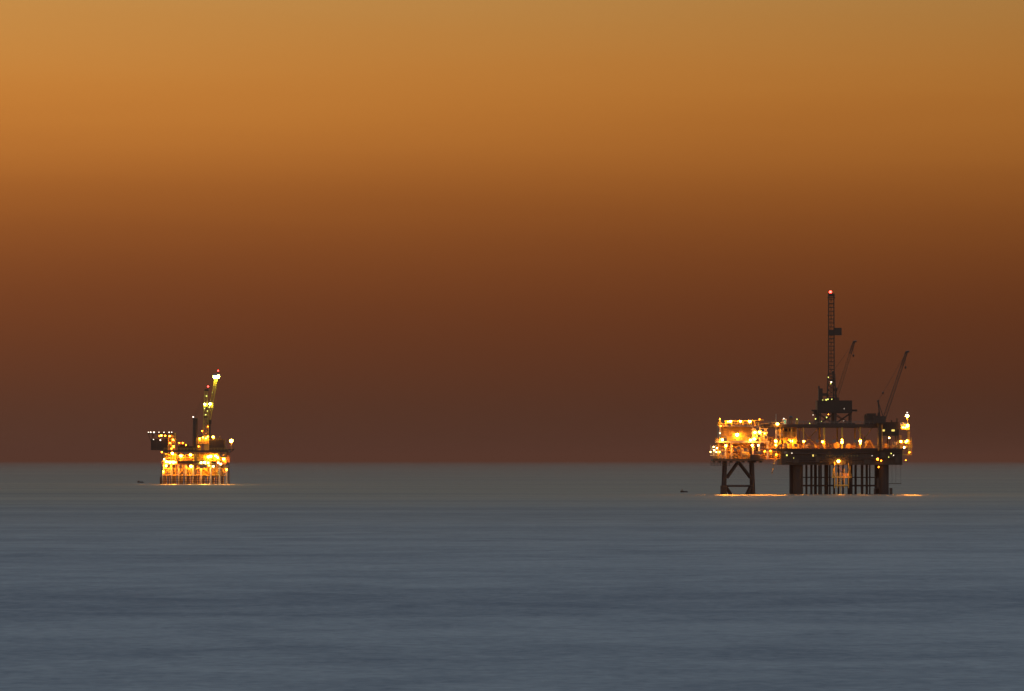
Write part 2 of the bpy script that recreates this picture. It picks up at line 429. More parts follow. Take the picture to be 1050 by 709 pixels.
# cellar deck box with plate-girder stiffeners
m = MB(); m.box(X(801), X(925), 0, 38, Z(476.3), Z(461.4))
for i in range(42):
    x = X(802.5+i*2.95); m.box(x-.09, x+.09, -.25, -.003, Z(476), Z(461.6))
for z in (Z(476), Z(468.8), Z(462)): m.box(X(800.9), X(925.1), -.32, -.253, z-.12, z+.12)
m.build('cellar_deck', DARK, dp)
for i in range(11):
    px = 848+i*3.1
    MB().box(X(px)-.3, X(px)+.3, -.36, -.33, Z(467.4+(i%3)*.2), Z(466.4)).build('window', PANE_D, dp)
for px in (833.6, 836.5): MB().box(X(px)-.3, X(px)+.3, -.36, -.33, Z(467.7), Z(465.6)).build('window', PANE_Y if px < 835 else PANE_D, dp)
m = MB()                                                     # pipe runs and boxes hung on the cellar deck's outer face
rnd = random.Random(11)
for z, a, b_, r in ((465.2, 802, 846, .2), (471.2, 818, 902, .16), (473.6, 806, 850, .24), (464, 868, 922, .18), (470, 884, 924, .14)):
    m.tube((X(a), -.62, Z(z)), (X(b_), -.62, Z(z)), r, n=8)
    for k in range(int((b_-a)/9)): m.bar((X(a+4+9*k), -.62, Z(z)), (X(a+4+9*k), -.33, Z(z)), .14)
m.build('pipework', JACK, dp)
for px, z, w, h in ((816, 472, 2.4, 2.), (838, 470.5, 1.6, 2.6), (889, 473, 2.8, 1.8), (905, 466, 1.8, 2.4), (920, 471.5, 1.8, 2.6)):
    MB().box(X(px)-w/2, X(px)+w/2, -1.3, -.36, Z(z)-h/2, Z(z)+h/2).build('junction_box', DARK, dp)
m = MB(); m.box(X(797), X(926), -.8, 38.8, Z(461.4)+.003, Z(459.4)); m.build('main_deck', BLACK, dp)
m = MB()
m.rail([(X(797.2), -.7, Z(459.4)), (X(925.8), -.7, Z(459.4)), (X(925.8), 38.6, Z(459.4)), (X(797.2), 38.6, Z(459.4)), (X(797.2), -.7, Z(459.4))], 1.2, 2.2, .1)
m.build('railing', YELL, dp)
for px, w in ((800, .35), (811.5, .3), (824, .22), (845, .42), (863.5, .3), (882, .28)):
    for y in (1., 36.):
        MB().box(X(px)-w, X(px)+w, y-w, y+w, Z(459.4), Z(437.8)).build('column', YELL, dp)
MB().box(X(856)-.12, X(856)+.12, 8, 8.3, Z(459.4), Z(446)).build('standpipe', RUST, dp)
for a, b_ in ((824.6, 844), (884, 900)):
    m = MB(); m.bar((X(a), 36.4, Z(459)), (X(b_), 36.4, Z(438)), .3); m.bar((X(b_), 36.4, Z(459)), (X(a), 36.4, Z(438)), .3)
    m.build('deck_brace', YELL, dp)
m = MB(); m.box(X(783), X(905), 0, 38, Z(436), Z(434.6))
for y in (.4, 9, 18, 27, 37): m.box(X(783.3), X(904.7), y-.2, y+.2, Z(437.9), Z(436)-.003)
for i in range(20): m.box(X(786+i*6.2)-.12, X(786+i*6.2)+.12, .7, 36.7, Z(437.2), Z(436)-.004)
m.build('upper_deck', DARK, dp)
for y in (.2, 37.7): MB().rail([(X(783.3), y, Z(434.6)), (X(904.7), y, Z(434.6))], 1.3, 1.8, .1).build('upper_railing', STEEL, dp)
# lit utility block under the upper deck on the left
m = MB(); m.box(X(803.2), X(817), 4, 16, Z(459.4), Z(438)); ub = m.build('utility_block', BUFF, dp)
m = MB()
for px in (803.5, 808.5, 813.2, 816.7): m.box(X(px)-.3, X(px)+.3, 3.5, 3.99, Z(459.3), Z(438))
for z in (Z(443), Z(448.5), Z(453.5)): m.box(X(803), X(817), 3.3, 3.49, z-.25, z+.25)
m.build('wall_frame', YELL, ub)
for a, b_ in ((805, 807.9), (809.3, 811.4)): MB().box(X(a), X(b_), 3.9, 3.99, Z(442), Z(439)).build('louvre', BLACK, ub)
MB().box(X(804.6), X(807.2), 3.9, 3.99, Z(459.2), Z(454.2)).build('door', DARK, ub)
m = MB(); m.box(X(795.2), X(796.8), 1, 1.7, Z(459.4), Z(438)); m.box(X(795), X(803), 1, 4, Z(446.2), Z(445)); m.box(X(800.5), X(801.5), 1, 1.6, Z(445), Z(438)); m.box(X(796.9), X(802.6), 3.6, 4, Z(444.9), Z(439))
m.build('stair_tower', PALE, dp)
stair(X(796), Z(459.4), X(803), Z(446), 1.8).build('stairs', YELL, dp)
# boat landing with lit posts
m = MB()
for px, a, b_ in ((855.6, 473, 500), (854, 480, 488), (865.3, 480, 500), (869.8, 474.5, 500), (871.2, 477, 488), (858.5, 484, 500), (861.7, 484, 506)):
    m.bar((X(px), -.9, Z(b_)), (X(px), -.9, Z(a)), .34)
for z in (Z(488.8), Z(497.2)): m.box(X(853) if z > 5 else X(857), X(873) if z > 5 else X(869.5), -1.2, 5, z-.3, z+.3)
m.build('boat_landing', YELL, dp)
m = MB().rail([(X(853), -1.1, Z(488.3)), (X(873), -1.1, Z(488.3))], 1.1, 1.5, .1); m.build('landing_railing', YELL, dp)
stair(X(857), Z(497), X(867), Z(489), 1.).build('landing_stairs', YELL, dp)
stair(X(867), Z(488.6), X(858), Z(477), 1.).build('landing_stairs', RUST, dp)
# lamps
for px, py, k, r, y in ((797, 434.2, 'big', .55, -.8), (795.3, 451.8, 'big', .55, -.8), (795.3, 456, 'mid', .45, -.8), (811.6, 451.8, 'big', .65, 2.4), (808.8, 453, 'mid', .45, 2.4), (815.8, 456.4, 'mid', .45, 1.8), (805, 456, 'small', .4, 1.8), (800.3, 456.4, 'small', .4, -.4),
                        (838, 452, 'mid', .4, .5), (855.1, 452, 'mid', .4, .5), (877, 452, 'mid', .4, .5), (888, 453, 'mid', .4, 5), (867, 485, 'mid', .25, -1.), (834, 456, 'mid', .4, 33.5), (893, 456, 'mid', .4, 33.5), (824, 452.2, 'mid', .6, -.6), (843.2, 452.6, 'mid', .6, -.6), (863.2, 453, 'big', .48, -.6), (863.2, 450.6, 'mid', .42, -.6), (881.9, 452, 'big', .55, -.6), (882, 454.5, 'mid', .36, -.6), (903.6, 452.6, 'mid', .36, -.8), (903.6, 455.5, 'small', .3, -.8), (911.5, 448.6, 'white', .4, -.6),
                        (892, 452.5, 'orange', .45, 12), (830, 455.5, 'small', .42, 10), (849, 456, 'orange', .42, 10), (872, 456, 'orange', .42, 10), (912, 456, 'orange', .42, 6), (918, 455.5, 'orange', .36, 6),
                        (859.2, 472.4, 'big', .6, -2.6), (855, 478, 'orange', .2, -1.4), (869.8, 481, 'orange', .2, -1.4), (863.5, 487, 'orange', .2, -1.4),
                        (805, 463.4, 'white', .28, -1), (806.6, 466.4, 'halide_dim', .4, -1), (811.8, 464.2, 'dimwhite', .22, -1), (813.5, 469.4, 'halide_dim', .24, -1),
                        (913.5, 464.6, 'halide_dim', .3, -1), (911, 468.3, 'halide_dim', .26, -1), (916, 466.4, 'dimwhite', .22, -1), (894, 467, 'dimwhite', .15, -1), (899.6, 470.4, 'orange', .55, -1), (903.3, 472, 'orange', .3, -1), (901, 478.4, 'orange', .28, 1)):
    hd_ = px in (834, 893, 808.8, 815.8, 805, 800.3, 892, 830, 849, 872, 912, 918, 855, 869.8, 863.5, 838, 855.1, 867, 877, 888)
    lamp(dp, X(px), y-(1.6 if hd_ else 0), Z(py), k, r, 1.4 if hd_ else .9, hood=hd_, glint_beam={797: 130, 811.6: 45, 824: 9, 859.2: 45, 881.9: 22, 911.5: 9}.get(px, 0))

# ---------------- bridge between the two
br = thing('footbridge', 'orange-lit steel truss bridge joining the small platform to the big drilling platform', 'bridge', O1)
m = MB()
x0, x1 = X(783.2), X(800.8)
for y in (9., 12.5):
    for z in (Z(470), Z(463)): m.bar((x0, y, z), (x1, y, z), .38)
    for i in range(4):
        a = x0+(x1-x0)*i/4; b_ = x0+(x1-x0)*(i+1)/4
        m.bar((a, y, Z(470) if i % 2 else Z(463)), (b_, y, Z(463) if i % 2 else Z(470)), .26); m.bar((b_, y, Z(470)), (b_, y, Z(463)), .22)
m.build('truss', YELL, br)
MB().box(x0, x1, 9.2, 12.3, Z(470)+.2, Z(470)+.35).build('walkway', RUST, br)
m = MB()
for i, z in enumerate((Z(466.5), Z(468))): m.tube((x0-2, 10+i*.9, z), (x1+1, 10+i*.9, z), .25)
m.build('pipeline', RUST, br)
for px, py in ((785, 462.2), (791, 461.8), (797, 465.6)): lamp(br, X(px), 8.4, Z(py), 'small', .33)
m = MB(); m.box(X(784.5), X(796.6), 6, 13.5, Z(459.3), Z(458.2)); m.box(X(783.4), X(796.5), 8.8, 12.7, Z(463.1), Z(462.2)); m.build('upper_walkway', BUFF, br)
m = MB(); m.rail([(X(784.6), 6.1, Z(458.2)), (X(796.5), 6.1, Z(458.2))], 1.2, 1., .14); m.build('railing', YELL, br)
m = MB()
for i, z in enumerate((456.6, 454.6, 452.6, 449.6)): m.tube((X(784), 9+i*.6, Z(z)), (X(803), 9+i*.6, Z(z)), .34, n=10)
for px in (786.5, 789.5, 792.5): m.box(X(px)-.22, X(px)+.22, 8.6, 9, Z(458.2), Z(447.5))
m.box(X(784.8), X(796), 8.5, 9.1, Z(448.2), Z(447.4)); m.build('pipe_rack', BUFF, br)
for px, py, y in ((787, 452.5, 4.4), (791.5, 455.5, 4.4), (794.5, 450.5, 4.4), (788, 465.5, 6.), (794, 466, 6.)): lamp(br, X(px), y, Z(py), 'mid', .42, 1.5, hood=True)
hd = thing('loading_hose', 'slack hose hanging down from the bridge between the two right-hand platforms', 'hose', (O1[0]+X(795.5), D1+8.5, Z(471)))
m = MB(); pts = [(0, 0, 0), (-.2, 0, -1.6), (-.7, 0, -3.4), (-1.1, 0, -5.)]
for p, q in zip(pts, pts[1:]): m.tube(p, q, .2, n=6)
m.build('hose_line', PALE, hd); MB().tube((-1.1, 0, -5), (-1.25, 0, -5.6), .3, n=8).build('coupling', STEEL, hd)
gw = thing('gangway', 'sloping lit gangway rising from the small platform roof to the upper deck railing', 'gangway', O1)
m = MB()
for y in (5., 7.): m.bar((X(779.2), y, Z(437.5)), (X(796.5), y, Z(434.4)), .36); m.bar((X(779.2), y, Z(434.8)), (X(796.5), y, Z(431.7)), .14)
for i in range(6): m.bar((X(779.2+i*3.4), 5, Z(437.4)+i*.24), (X(779.2+i*3.4), 5, Z(434.7)+i*.24), .12)
m.build('handrail_frame', YELL, gw)
m = MB(); m.add([(X(779.2), 5.2, Z(437.3)), (X(796.5), 5.2, Z(434.2)), (X(796.5), 6.8, Z(434.2)), (X(779.2), 6.8, Z(437.3)), (X(779.2), 5.2, Z(437.7)), (X(796.5), 5.2, Z(434.6)), (X(796.5), 6.8, Z(434.6)), (X(779.2), 6.8, Z(437.7))],
              [(0, 1, 2, 3), (7, 6, 5, 4), (4, 5, 1, 0), (5, 6, 2, 1), (6, 7, 3, 2), (7, 4, 0, 3)]); m.build('tread', STEEL, gw)

# ---------------- drilling derrick on the upper deck
dk = thing('drilling_derrick', 'tall slim lattice derrick with red top light and dark drill floor on the big platform', 'derrick', (O1[0]+X(856), D1+14, Z(434.6)))
def d(px, py, y=0.): return (X(px)-X(856), y, Z(py)-Z(434.6))
def dbox(m, a, b_, t, bt, y0, y1): return m.box(X(a)-X(856), X(b_)-X(856), y0, y1, Z(bt)-Z(434.6), Z(t)-Z(434.6))
m = MB()
for px, w in ((839.5, .3), (842, .25), (857.5, .55), (873.6, .3)):
    for y in (-6., 6.): m.box(d(px, 0)[0]-w, d(px, 0)[0]+w, y-w, y+w, 0, d(0, 423)[2])
for y in (-6., 6.):
    for a, b_ in ((842, 857), (858, 873)):
        m.bar(d(a, 434, y), d(b_, 424, y), .3); m.bar(d(b_, 434, y), d(a, 424, y), .3)
    m.bar(d(836.5, 433.8, y), d(842, 424, y), .3)
m.box(d(838, 0)[0], d(878, 0)[0], -6.6, 6.6, .003, .5)
m.build('substructure', DARK, dk)
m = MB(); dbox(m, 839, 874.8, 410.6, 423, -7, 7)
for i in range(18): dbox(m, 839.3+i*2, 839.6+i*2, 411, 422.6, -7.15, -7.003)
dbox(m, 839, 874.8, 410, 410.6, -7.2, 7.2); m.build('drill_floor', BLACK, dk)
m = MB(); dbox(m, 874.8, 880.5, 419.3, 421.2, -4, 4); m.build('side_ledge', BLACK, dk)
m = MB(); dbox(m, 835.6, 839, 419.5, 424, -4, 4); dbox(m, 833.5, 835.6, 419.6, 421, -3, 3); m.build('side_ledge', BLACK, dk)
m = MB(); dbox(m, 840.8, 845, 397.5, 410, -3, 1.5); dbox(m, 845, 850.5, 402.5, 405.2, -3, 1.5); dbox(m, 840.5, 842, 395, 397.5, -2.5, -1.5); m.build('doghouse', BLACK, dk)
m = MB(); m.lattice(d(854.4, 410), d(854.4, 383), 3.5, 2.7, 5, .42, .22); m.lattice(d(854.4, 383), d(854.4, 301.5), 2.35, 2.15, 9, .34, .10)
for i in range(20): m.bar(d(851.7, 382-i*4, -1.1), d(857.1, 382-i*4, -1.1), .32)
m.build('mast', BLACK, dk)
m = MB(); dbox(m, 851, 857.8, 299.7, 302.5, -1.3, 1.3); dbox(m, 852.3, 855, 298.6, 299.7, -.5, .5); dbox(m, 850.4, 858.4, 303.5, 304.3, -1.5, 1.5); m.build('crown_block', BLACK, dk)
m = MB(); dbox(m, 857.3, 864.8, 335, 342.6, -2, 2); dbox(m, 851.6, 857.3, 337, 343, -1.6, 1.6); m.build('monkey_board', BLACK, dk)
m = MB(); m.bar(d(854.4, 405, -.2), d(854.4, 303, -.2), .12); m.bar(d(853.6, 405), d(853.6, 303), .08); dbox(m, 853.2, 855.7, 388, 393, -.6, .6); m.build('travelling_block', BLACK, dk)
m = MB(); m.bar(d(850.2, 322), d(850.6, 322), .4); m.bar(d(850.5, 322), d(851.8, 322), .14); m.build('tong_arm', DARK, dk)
beacon(dk, *d(853.5, 298, -.6), 'red', .55)
for px, py, k, r in ((851, 386, 'halide_dim', .26), (854, 391, 'dimwhite', .42), (853.4, 392.6, 'halide_dim', .26), (848, 409.4, 'halide_dim', .42), (849.8, 408.8, 'halide_dim', .36), (853.8, 408.8, 'halide_dim', .26), (844.5, 409.6, 'halide_dim', .2), (841.5, 396.5, 'halide_dim', .18)):
    lamp(dk, *d(px, py, -2.2 if py < 400 else -7.5), k, r, .5, 'work_light')
for px, py, k, r in ((837, 429, 'halide_dim', .34), (848.4, 427.5, 'halide_dim', .34), (850.3, 424.5, 'orange', .2), (834.5, 425, 'dimwhite', .18), (831, 433.6, 'halide_dim', .22), (843, 431.5, 'halide_dim', .2), (866.5, 418.5, 'dimwhite', .12), (866, 431, 'dimwhite', .12)):
    lamp(dk, *d(px, py, -7.6), k, r, .5, 'work_light')

# ---------------- cranes
def crane(label, px0, pbase, y, ppiv, ptip, pmast, hooks, ped_r, mats):
    t = thing('pedestal_crane', label, 'crane', (O1[0]+X(px0), D1+y, Z(pbase)))
    def e(q, dy=0.): return (X(q[0])-X(px0), dy, Z(q[1])-Z(pbase))
    MB().tube((0, 0, 0), e((px0, ppiv[1]+2)), ped_r, n=16).build('pedestal', mats[0], t)
    m = MB(); b_ = e((px0, ppiv[1])); m.box(b_[0]-2.6, b_[0]+2.2, -1.8, 1.8, b_[2]-1.2, b_[2]+1.8); m.tube((b_[0], 0, b_[2]-1.6), (b_[0], 0, b_[2]-1.2), ped_r*1.3, n=16)
    cab = m.build('slew_cab', BLACK, t); MB().box(b_[0]+.6, b_[0]+2.1, -1.87, -1.81, b_[2]+.4, b_[2]+1.5).build('window', DARK, cab)
    p = Vector(e(ppiv)); q = Vector(e(ptip)); u = p.lerp(q, .8)
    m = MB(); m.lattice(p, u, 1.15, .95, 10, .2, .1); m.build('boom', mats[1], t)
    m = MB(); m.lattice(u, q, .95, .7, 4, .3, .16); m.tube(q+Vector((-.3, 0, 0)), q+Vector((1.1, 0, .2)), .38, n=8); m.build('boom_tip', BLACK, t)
    g = Vector(e(pmast)); m = MB(); m.bar(b_, g, .5); m.bar((b_[0]+1.4, 0, b_[2]+1), g, .3); m.tube(g+Vector((0, -.6, 0)), g+Vector((0, .6, 0)), .5, n=8); m.build('gantry', BLACK, t)
    for dy in (-.4, .4): MB().bar(g+Vector((0, dy, 0)), q+Vector((0, dy, 0)), .07).build('pendant_line', DARK, t)
    for h, top, hs in hooks:
        hp = Vector(e(h)); tp = Vector((hp.x, 0, e(top)[2]))
        hb = MB().ball(hp, hs, 8, 6, 1, .8, 1.25).tube(hp, hp-Vector((0, 0, hs*1.8)), hs*.3, hs*.15).build('hook_block', BLACK, t)
        MB().bar(hp, tp, .07).build('hoist_line', DARK, hb)
    return t
crane('lighter brown lattice-boom crane half hidden behind the tall derrick', 859, 434.6, 30, (860.5, 411), (880.2, 348.5), (858.2, 380), (((861.2, 398), (0, 398.5), .75), ((879.6, 362.8), (0, 350), .42)), 1.1, (DARK, RUST))
crane('dark lattice-boom crane leaning up above the module with two lit windows', 902, 461.4, -2.2, (905.5, 431), (929.2, 360.6), (900, 411), (((928.2, 376.4), (0, 362), .42), ((905, 402.5), (0, 403), .4)), 1.0, (BLACK, DARK))

# ---------------- modules and deck cargo on the drilling platform
def place(name, label, cat, px, y, py, group=None):
    t = thing(name, label, cat, (O1[0]+X(px), D1+y, Z(py)), group)
    f = lambda a, b_, tp, bt, y0, y1, m: m.box(X(a)-X(px), X(b_)-X(px), y0, y1, Z(bt)-Z(py), Z(tp)-Z(py))
    return t, f, (lambda q, yy=0.: (X(q[0])-X(px), yy, Z(q[1])-Z(py)))
t, f, e = place('control_module', 'dark boxy module with two lit yellow windows at the right end of the big platform', 'module', 912.5, 2, 446.5)
m = MB(); f(903, 922, 433, 446.5, 0, 14, m); f(903, 922, 432.4, 433, -.2, 14.2, m)
for i in range(9): f(903.6+i*2.2, 903.9+i*2.2, 434, 446, -.15, -.003, m)
m.build('wall', BLACK, t)
for px in (905.8, 916): 
    w = MB(); f(px-1.9, px+1.9, 439.6, 442.3, -.22, -.16, w); w = w.build('window', DARK, t)
    g = MB(); f(px-1.6, px+1.6, 440, 441.9, -.26, -.225, g); g.build('pane', PANE_Y, w)
for a, b_, c in ((908, 908.7, 429), (914, 915.5, 430.4), (919.6, 921, 428.5)): m = MB(); f(a, b_, c, 432.4, 2, 3.5, m); m.build('roof_vent', BLACK, t)
for px in (904, 912.5, 921):
    for y in (.4, 13.4): m = MB(); f(px-.7, px+.7, 446.5, 459.4, y-.3, y+.3, m); m.build('support_post', DARK, t)
t, f, e = place('winch_house', 'dark irregular winch house left of the leaning dark crane on the upper deck', 'winch house', 895.5, 8, 434.6)
m = MB(); f(887.5, 903.5, 425.6, 434.6, -4, 4, m); f(889.5, 899, 423.4, 425.6, -3, 3, m); m.build('wall', BLACK, t)
for a, b_, c in ((887.6, 889, 424.4), (901, 903.5, 422.5)): m = MB(); f(a, b_, c, 425.6, -2, 1, m); m.build('roof_vent', BLACK, t)
lamp(t, *e((897, 435.3), -4.6), 'dimwhite', .14, .4)
t, f, e = place('lamp_tower', 'orange-lit end tower topped by one bright lamp at the far right edge', 'tower', 929, 4, 466)
m = MB()
for px, a, w in ((924, 446, .25), (926.2, 450, .2), (931.6, 440, .3), (934.5, 448, .22)): 
    for y in (-3., 3.): f(px-w, px+w, a, 466, y-.25, y+.25, m)
f(930.7, 931.5, 427, 440, -.2, .2, m); f(932.2, 932.8, 437, 466, -3.2, -2.8, m)
m.build('post', YELL, t)
m = MB(); f(923.5, 932.5, 439, 440.4, -3.4, 3.4, m); f(923, 935, 465.2, 466.4, -3.4, 3.4, m); f(923, 935.5, 457.6, 458.4, -3.4, 3.4, m); m.build('landing', YELL, t)
m = MB(); f(923.6, 932, 432.8, 439, -2, 2.4, m); m.build('lamp_cabin', PALE, t)
m = MB(); m.rail([e((923.6, 439), -3.3), e((932.4, 439), -3.3)], 1.2, 1, .12); m.rail([e((923.2, 457.6), -3.3), e((935.4, 457.6), -3.3)], 1.2, 1, .12); m.build('railing', YELL, t)
for px, py, k, r, y in ((930.8, 425.8, 'big', .75, -.4), (930.9, 422.6, 'dimwhite', .32, 0), (930.6, 436.2, 'big', .6, -3.6), (926, 437.8, 'mid', .5, -3.4), (928.4, 438, 'mid', .5, -3.4), (923.8, 452.2, 'big', .42, -3.5), (928.8, 452.6, 'mid', .5, -3.5), (930, 451.6, 'big', .45, -3.6), (927, 458.4, 'white', .45, -3.9), (932.5, 463.4, 'orange', .35, -3.7), (929, 471.5, 'orange', .22, -2)):
    lamp(t, *e((px, py), y), k, r, .6, glint_beam={930.8: 110, 930.6: 110, 923.8: 40}.get(px, 0))
def container(label, px, w, pyt, pyb, y, mat, depth=6., door=None):
    t, f, e = place('container', label, 'container', px, y, pyb)
    m = MB(); f(px-w/2, px+w/2, pyt, pyb, 0, depth, m)
    n = int(w*.4/.35)
    for i in range(n):
        a = px-w/2+.2+i*(w-.4)/max(1, n); f(a, a+.25, pyt+.3, pyb-.3, -.08, -.003, m)
    m.build('corrugated_shell', mat, t)
    m = MB()
    for s_ in (-1, 1): f(px+s_*w/2-.2, px+s_*w/2+.2, pyt-.1, pyb-.003, -.16, -.083, m)
    m.build('corner_post', STEEL, t)
    return t, f, e
t, f, e = container('small white cabin with glowing green front beside the mast antenna on the upper deck', 805, 4, 429, 434.6, 3, WHITE, 3.)
m = MB(); f(804.6, 806, 430.6, 433.8, -.14, -.09, m); m.build('green_panel', PANE_G, t); lamp(t, *e((803.9, 428.8), -1.2), 'dimwhite', .32, 1.1)
t, f, e = container('little olive box lit by a yellow lamp, right of the green-fronted cabin', 817.5, 3, 430, 434.6, 3, YELL, 2.5)
lamp(t, *e((817.4, 429.4), -1.), 'halide_dim', .3, .9)
t, f, e = place('antenna_mast', 'thin pale antenna mast standing over the bright lamp at the upper deck corner', 'antenna', 796, 3, 434.6)
m = MB(); m.tube(e((796, 434.6)), e((796, 424)), .16, .1, 8); m.build('pole', PALE, t); m = MB()
for py in (424.5, 426.5): m.bar(e((794.3, py)), e((797.6, py)), .09)
m.build('aerial', DARK, t)
t, f, e = place('vent_stack', 'short dark vent stack between the two small boxes on the upper deck', 'vent', 811.5, 6, 434.6)
m = MB(); m.tube(e((811.5, 434.6)), e((811.5, 427.5)), .8, .7, 12); m.build('pipe', RUST, t); m = MB(); m.tube(e((811.5, 427.5)), e((811.5, 426)), 1.1, .4, 12); m.build('cowl', DARK, t)

# main-deck equipment, lit from the deck lamps
def skid(label, px, w, h, y, mat, seed):
    rnd = random.Random(seed)
    t, f, e = place('pump_skid', label, 'machinery', px, y, 459.4)
    m = MB(); f(px-w/2, px+w/2, 458.7, 459.4, -1.4, 1.4, m); m.build('base_frame', RUST, t)
    m = MB(); f(px-w*.42, px-w*.05, 459.4-h, 458.7, -1., 1., m); m.build('engine_cover', mat, t)
    m = MB(); m.tube(e((px+w*.02, 458.7-h*.35)), e((px+w*.42, 458.7-h*.35)), h*.13, n=10); m.tube(e((px+w*.25, 458.7-h*.35)), e((px+w*.25, 459.4-h*1.15)), .18, n=8); m.build('pump', RUST, t)
    m = MB(); m.tube(e((px-w*.3, 459.4-h)), e((px-w*.3, 459.4-h*1.45)), .16, n=8); m.build('exhaust', DARK, t)
    return t
skid('low orange pump skid between the yellow utility block and the first deck lamp', 820, 6, 5, 5, YELL, 1)
skid('rust-orange pump skid right of the first lamp on the open deck, under crossed braces', 829.5, 7, 4.5, 7, PALE, 2)
skid('pump skid just left of the thick lit column on the open deck', 838.5, 6, 4, 5, YELL, 3)
skid('pump skid beside the thin standpipe in the middle of the open deck', 851, 7, 5, 6, RUST, 4)
skid('long low pump skid between the two right-hand deck lamps', 873, 11, 4.4, 6, YELL, 5)
skid('dim pump skid under the dark module with two lit windows', 911, 8, 5, 7, YELL, 6)
t, f, e = place('pipe_pile', 'pyramid of orange-lit drill pipes stacked on trestles near the right deck braces', 'pipes', 892.4, 9, 459.4)
m = MB()
for k in (-1, 1):
    m.bar(e((892.4+k*5, 459), -2), e((892.4, 450.5), -2), .4); m.bar(e((892.4+k*5, 459), 2), e((892.4, 450.5), 2), .4)
m.build('trestle', YELL, t)
m = MB()
for j in range(4):
    for i in range(5-j): m.tube(e((892.4+(i-(4-j)/2)*1.5, 458.2-j*1.3), -1.7), e((892.4+(i-(4-j)/2)*1.5, 458.2-j*1.3), 6), .28, n=8)
m.build('pipe', RUST, t)
t, f, e = place('cable_reel', 'round orange-lit reel on the open deck between the two middle lamps', 'reel', 858.5, 5, 459.4)
m = MB(); m.tube(e((858.5, 456.3), -.8), e((858.5, 456.3), -.6), 1.25, n=18); m.tube(e((858.5, 456.3), .6), e((858.5, 456.3), .8), 1.25, n=18); m.build('flange', YELL, t)
MB().tube(e((858.5, 456.3), -.6), e((858.5, 456.3), .6), .8, n=14).build('drum', RUST, t)
vessel('storage_tank', 'upright rusty tank right of the yellow utility block on the open deck', X(820.5), X(823), 14, Z(455.5), .9, RUST, Z(459.4), False)
vessel('storage_tank', 'pale horizontal tank at the right end deck beside the lit end tower', X(915.5), X(921.5), 6, Z(455.5), 1.2, TANK, Z(459.4))

# ================================================================ left-hand platform, further out
D2 = 3354.; O2 = (-186.9, D2, 0.)
def U(px): return (px-200)*.575
def V(py): return (496.-py)*.575
lp = thing('jacket_platform', 'glowing orange compact platform on a dense forest of lit piles, far out on the left', 'oil platform', O2)
def lb(m, a, b_, t, bt, y0, y1): return m.box(U(a), U(b_), y0, y1, V(bt), V(t))
for px in (167.4, 176, 183.2, 190.2, 198, 206, 216, 225, 232):
    for y in (2., 14., 28.):
        MB().tube((U(px)+(px-200)*.01, y, -3), (U(px), y, V(475.8)), .62, n=10).build('pile', PALE if y < 3 else STEEL, lp)
for y in (2., 28.):
    m = MB()
    for a, b_ in ((167.4, 176), (176, 183.2), (183.2, 190.2), (190.2, 198), (206, 216), (216, 225), (225, 232)):
        m.tube((U(a), y, V(477)), (U(b_), y, V(486.5)), .26, n=8); m.tube((U(b_), y, V(477)), (U(a), y, V(486.5)), .26, n=8)
    m.tube((U(167), y, V(487)), (U(232), y, V(487)), .4, n=8); m.tube((U(167), y, V(480.5)), (U(232), y, V(480.5)), .22, n=8)
    m.build('brace', YELL, lp)
for px in (170, 172.8, 179.5, 186.5, 194, 196, 202, 203.8, 209, 212.5, 219, 222, 228.6):
    MB().tube((U(px), 7., -3), (U(px), 7., V(475.8)), .35, n=8).build('conductor', YELL, lp)
m = MB()
for z in (488.5, 491, 493.4): m.bar((U(164.5), .6, V(z)), (U(206), .6, V(z)), .22); m.bar((U(204), 4, V(z)), (U(230), 4, V(z)), .22)
for i in range(26): m.bar((U(165.5+i*2.4), .6 if i < 17 else 4, -1), (U(165.5+i*2.4), .6 if i < 17 else 4, V(487.4)), .3)
m.build('boat_fender', JACK, lp)
m = MB(); lb(m, 163.8, 166.4, 489, 497, 2, 5); m.bar((U(165), 3, V(489)), (U(167), 3, V(463)), .3); m.build('riser_guard', DARK, lp)
m = MB(); lb(m, 166, 232.5, 474.2, 476, 0, 30); m.build('cellar_deck', RUST, lp)
m = MB(); lb(m, 181.8, 204, 472.6, 474.19, -.5, 20); m.ball((U(201), 2, V(474)), 2.2, 12, 8, 1.2, .9, .8); lb(m, 216, 226, 473, 474.19, -.5, 10); m.build('drain_tank', BLACK, lp)
m = MB(); lb(m, 168, 234, 461.3, 463, 0, 30); m.build('main_deck', DARK, lp)
for px in (168.4, 181.7, 199.8, 201.8, 224.6, 231):
    for y in (.6, 29): MB().box(U(px)-.35, U(px)+.35, y-.35, y+.35, V(474.2), V(463)).build('column', YELL, lp)
m = MB(); lb(m, 170, 181, 464.5, 474.1, 5, 20); m.build('process_building', BUFF, lp)
m = MB(); lb(m, 183, 198.5, 465, 472.5, 6, 20); m.build('process_building', RUST, lp)
m = MB(); lb(m, 203, 224, 463.9, 474.1, 5, 22)
for i in range(10): lb(m, 203.5+i*2, 203.8+i*2, 464, 474, 4.8, 4.997)
m.build('process_building', YELL, lp)
m = MB()
for i, z in enumerate((466, 469, 471.4)): m.tube((U(168), 3+i*.5, V(z)), (U(230), 3+i*.5, V(z)), .24, n=8)
for px in range(170, 230, 5): m.tube((U(px), 3.2, V(463.2)), (U(px), 3.2, V(474)), .2, n=6)
m.build('pipework', YELL, lp)
m = MB()
m.rail([(U(168.3), .2, V(461.3)), (U(233.7), .2, V(461.3))], 1.3, 2., .14); m.rail([(U(166.3), .2, V(474.2)), (U(232.3), .2, V(474.2))], 1.3, 2., .14)
m.build('railing', YELL, lp)
m = MB(); lb(m, 206, 221.5, 478.5, 486.4, 9, 16); m.build('caisson_box', YELL, lp)
stair(U(226), V(487), U(231.5), V(475), 1.).build('stairs', YELL, lp)
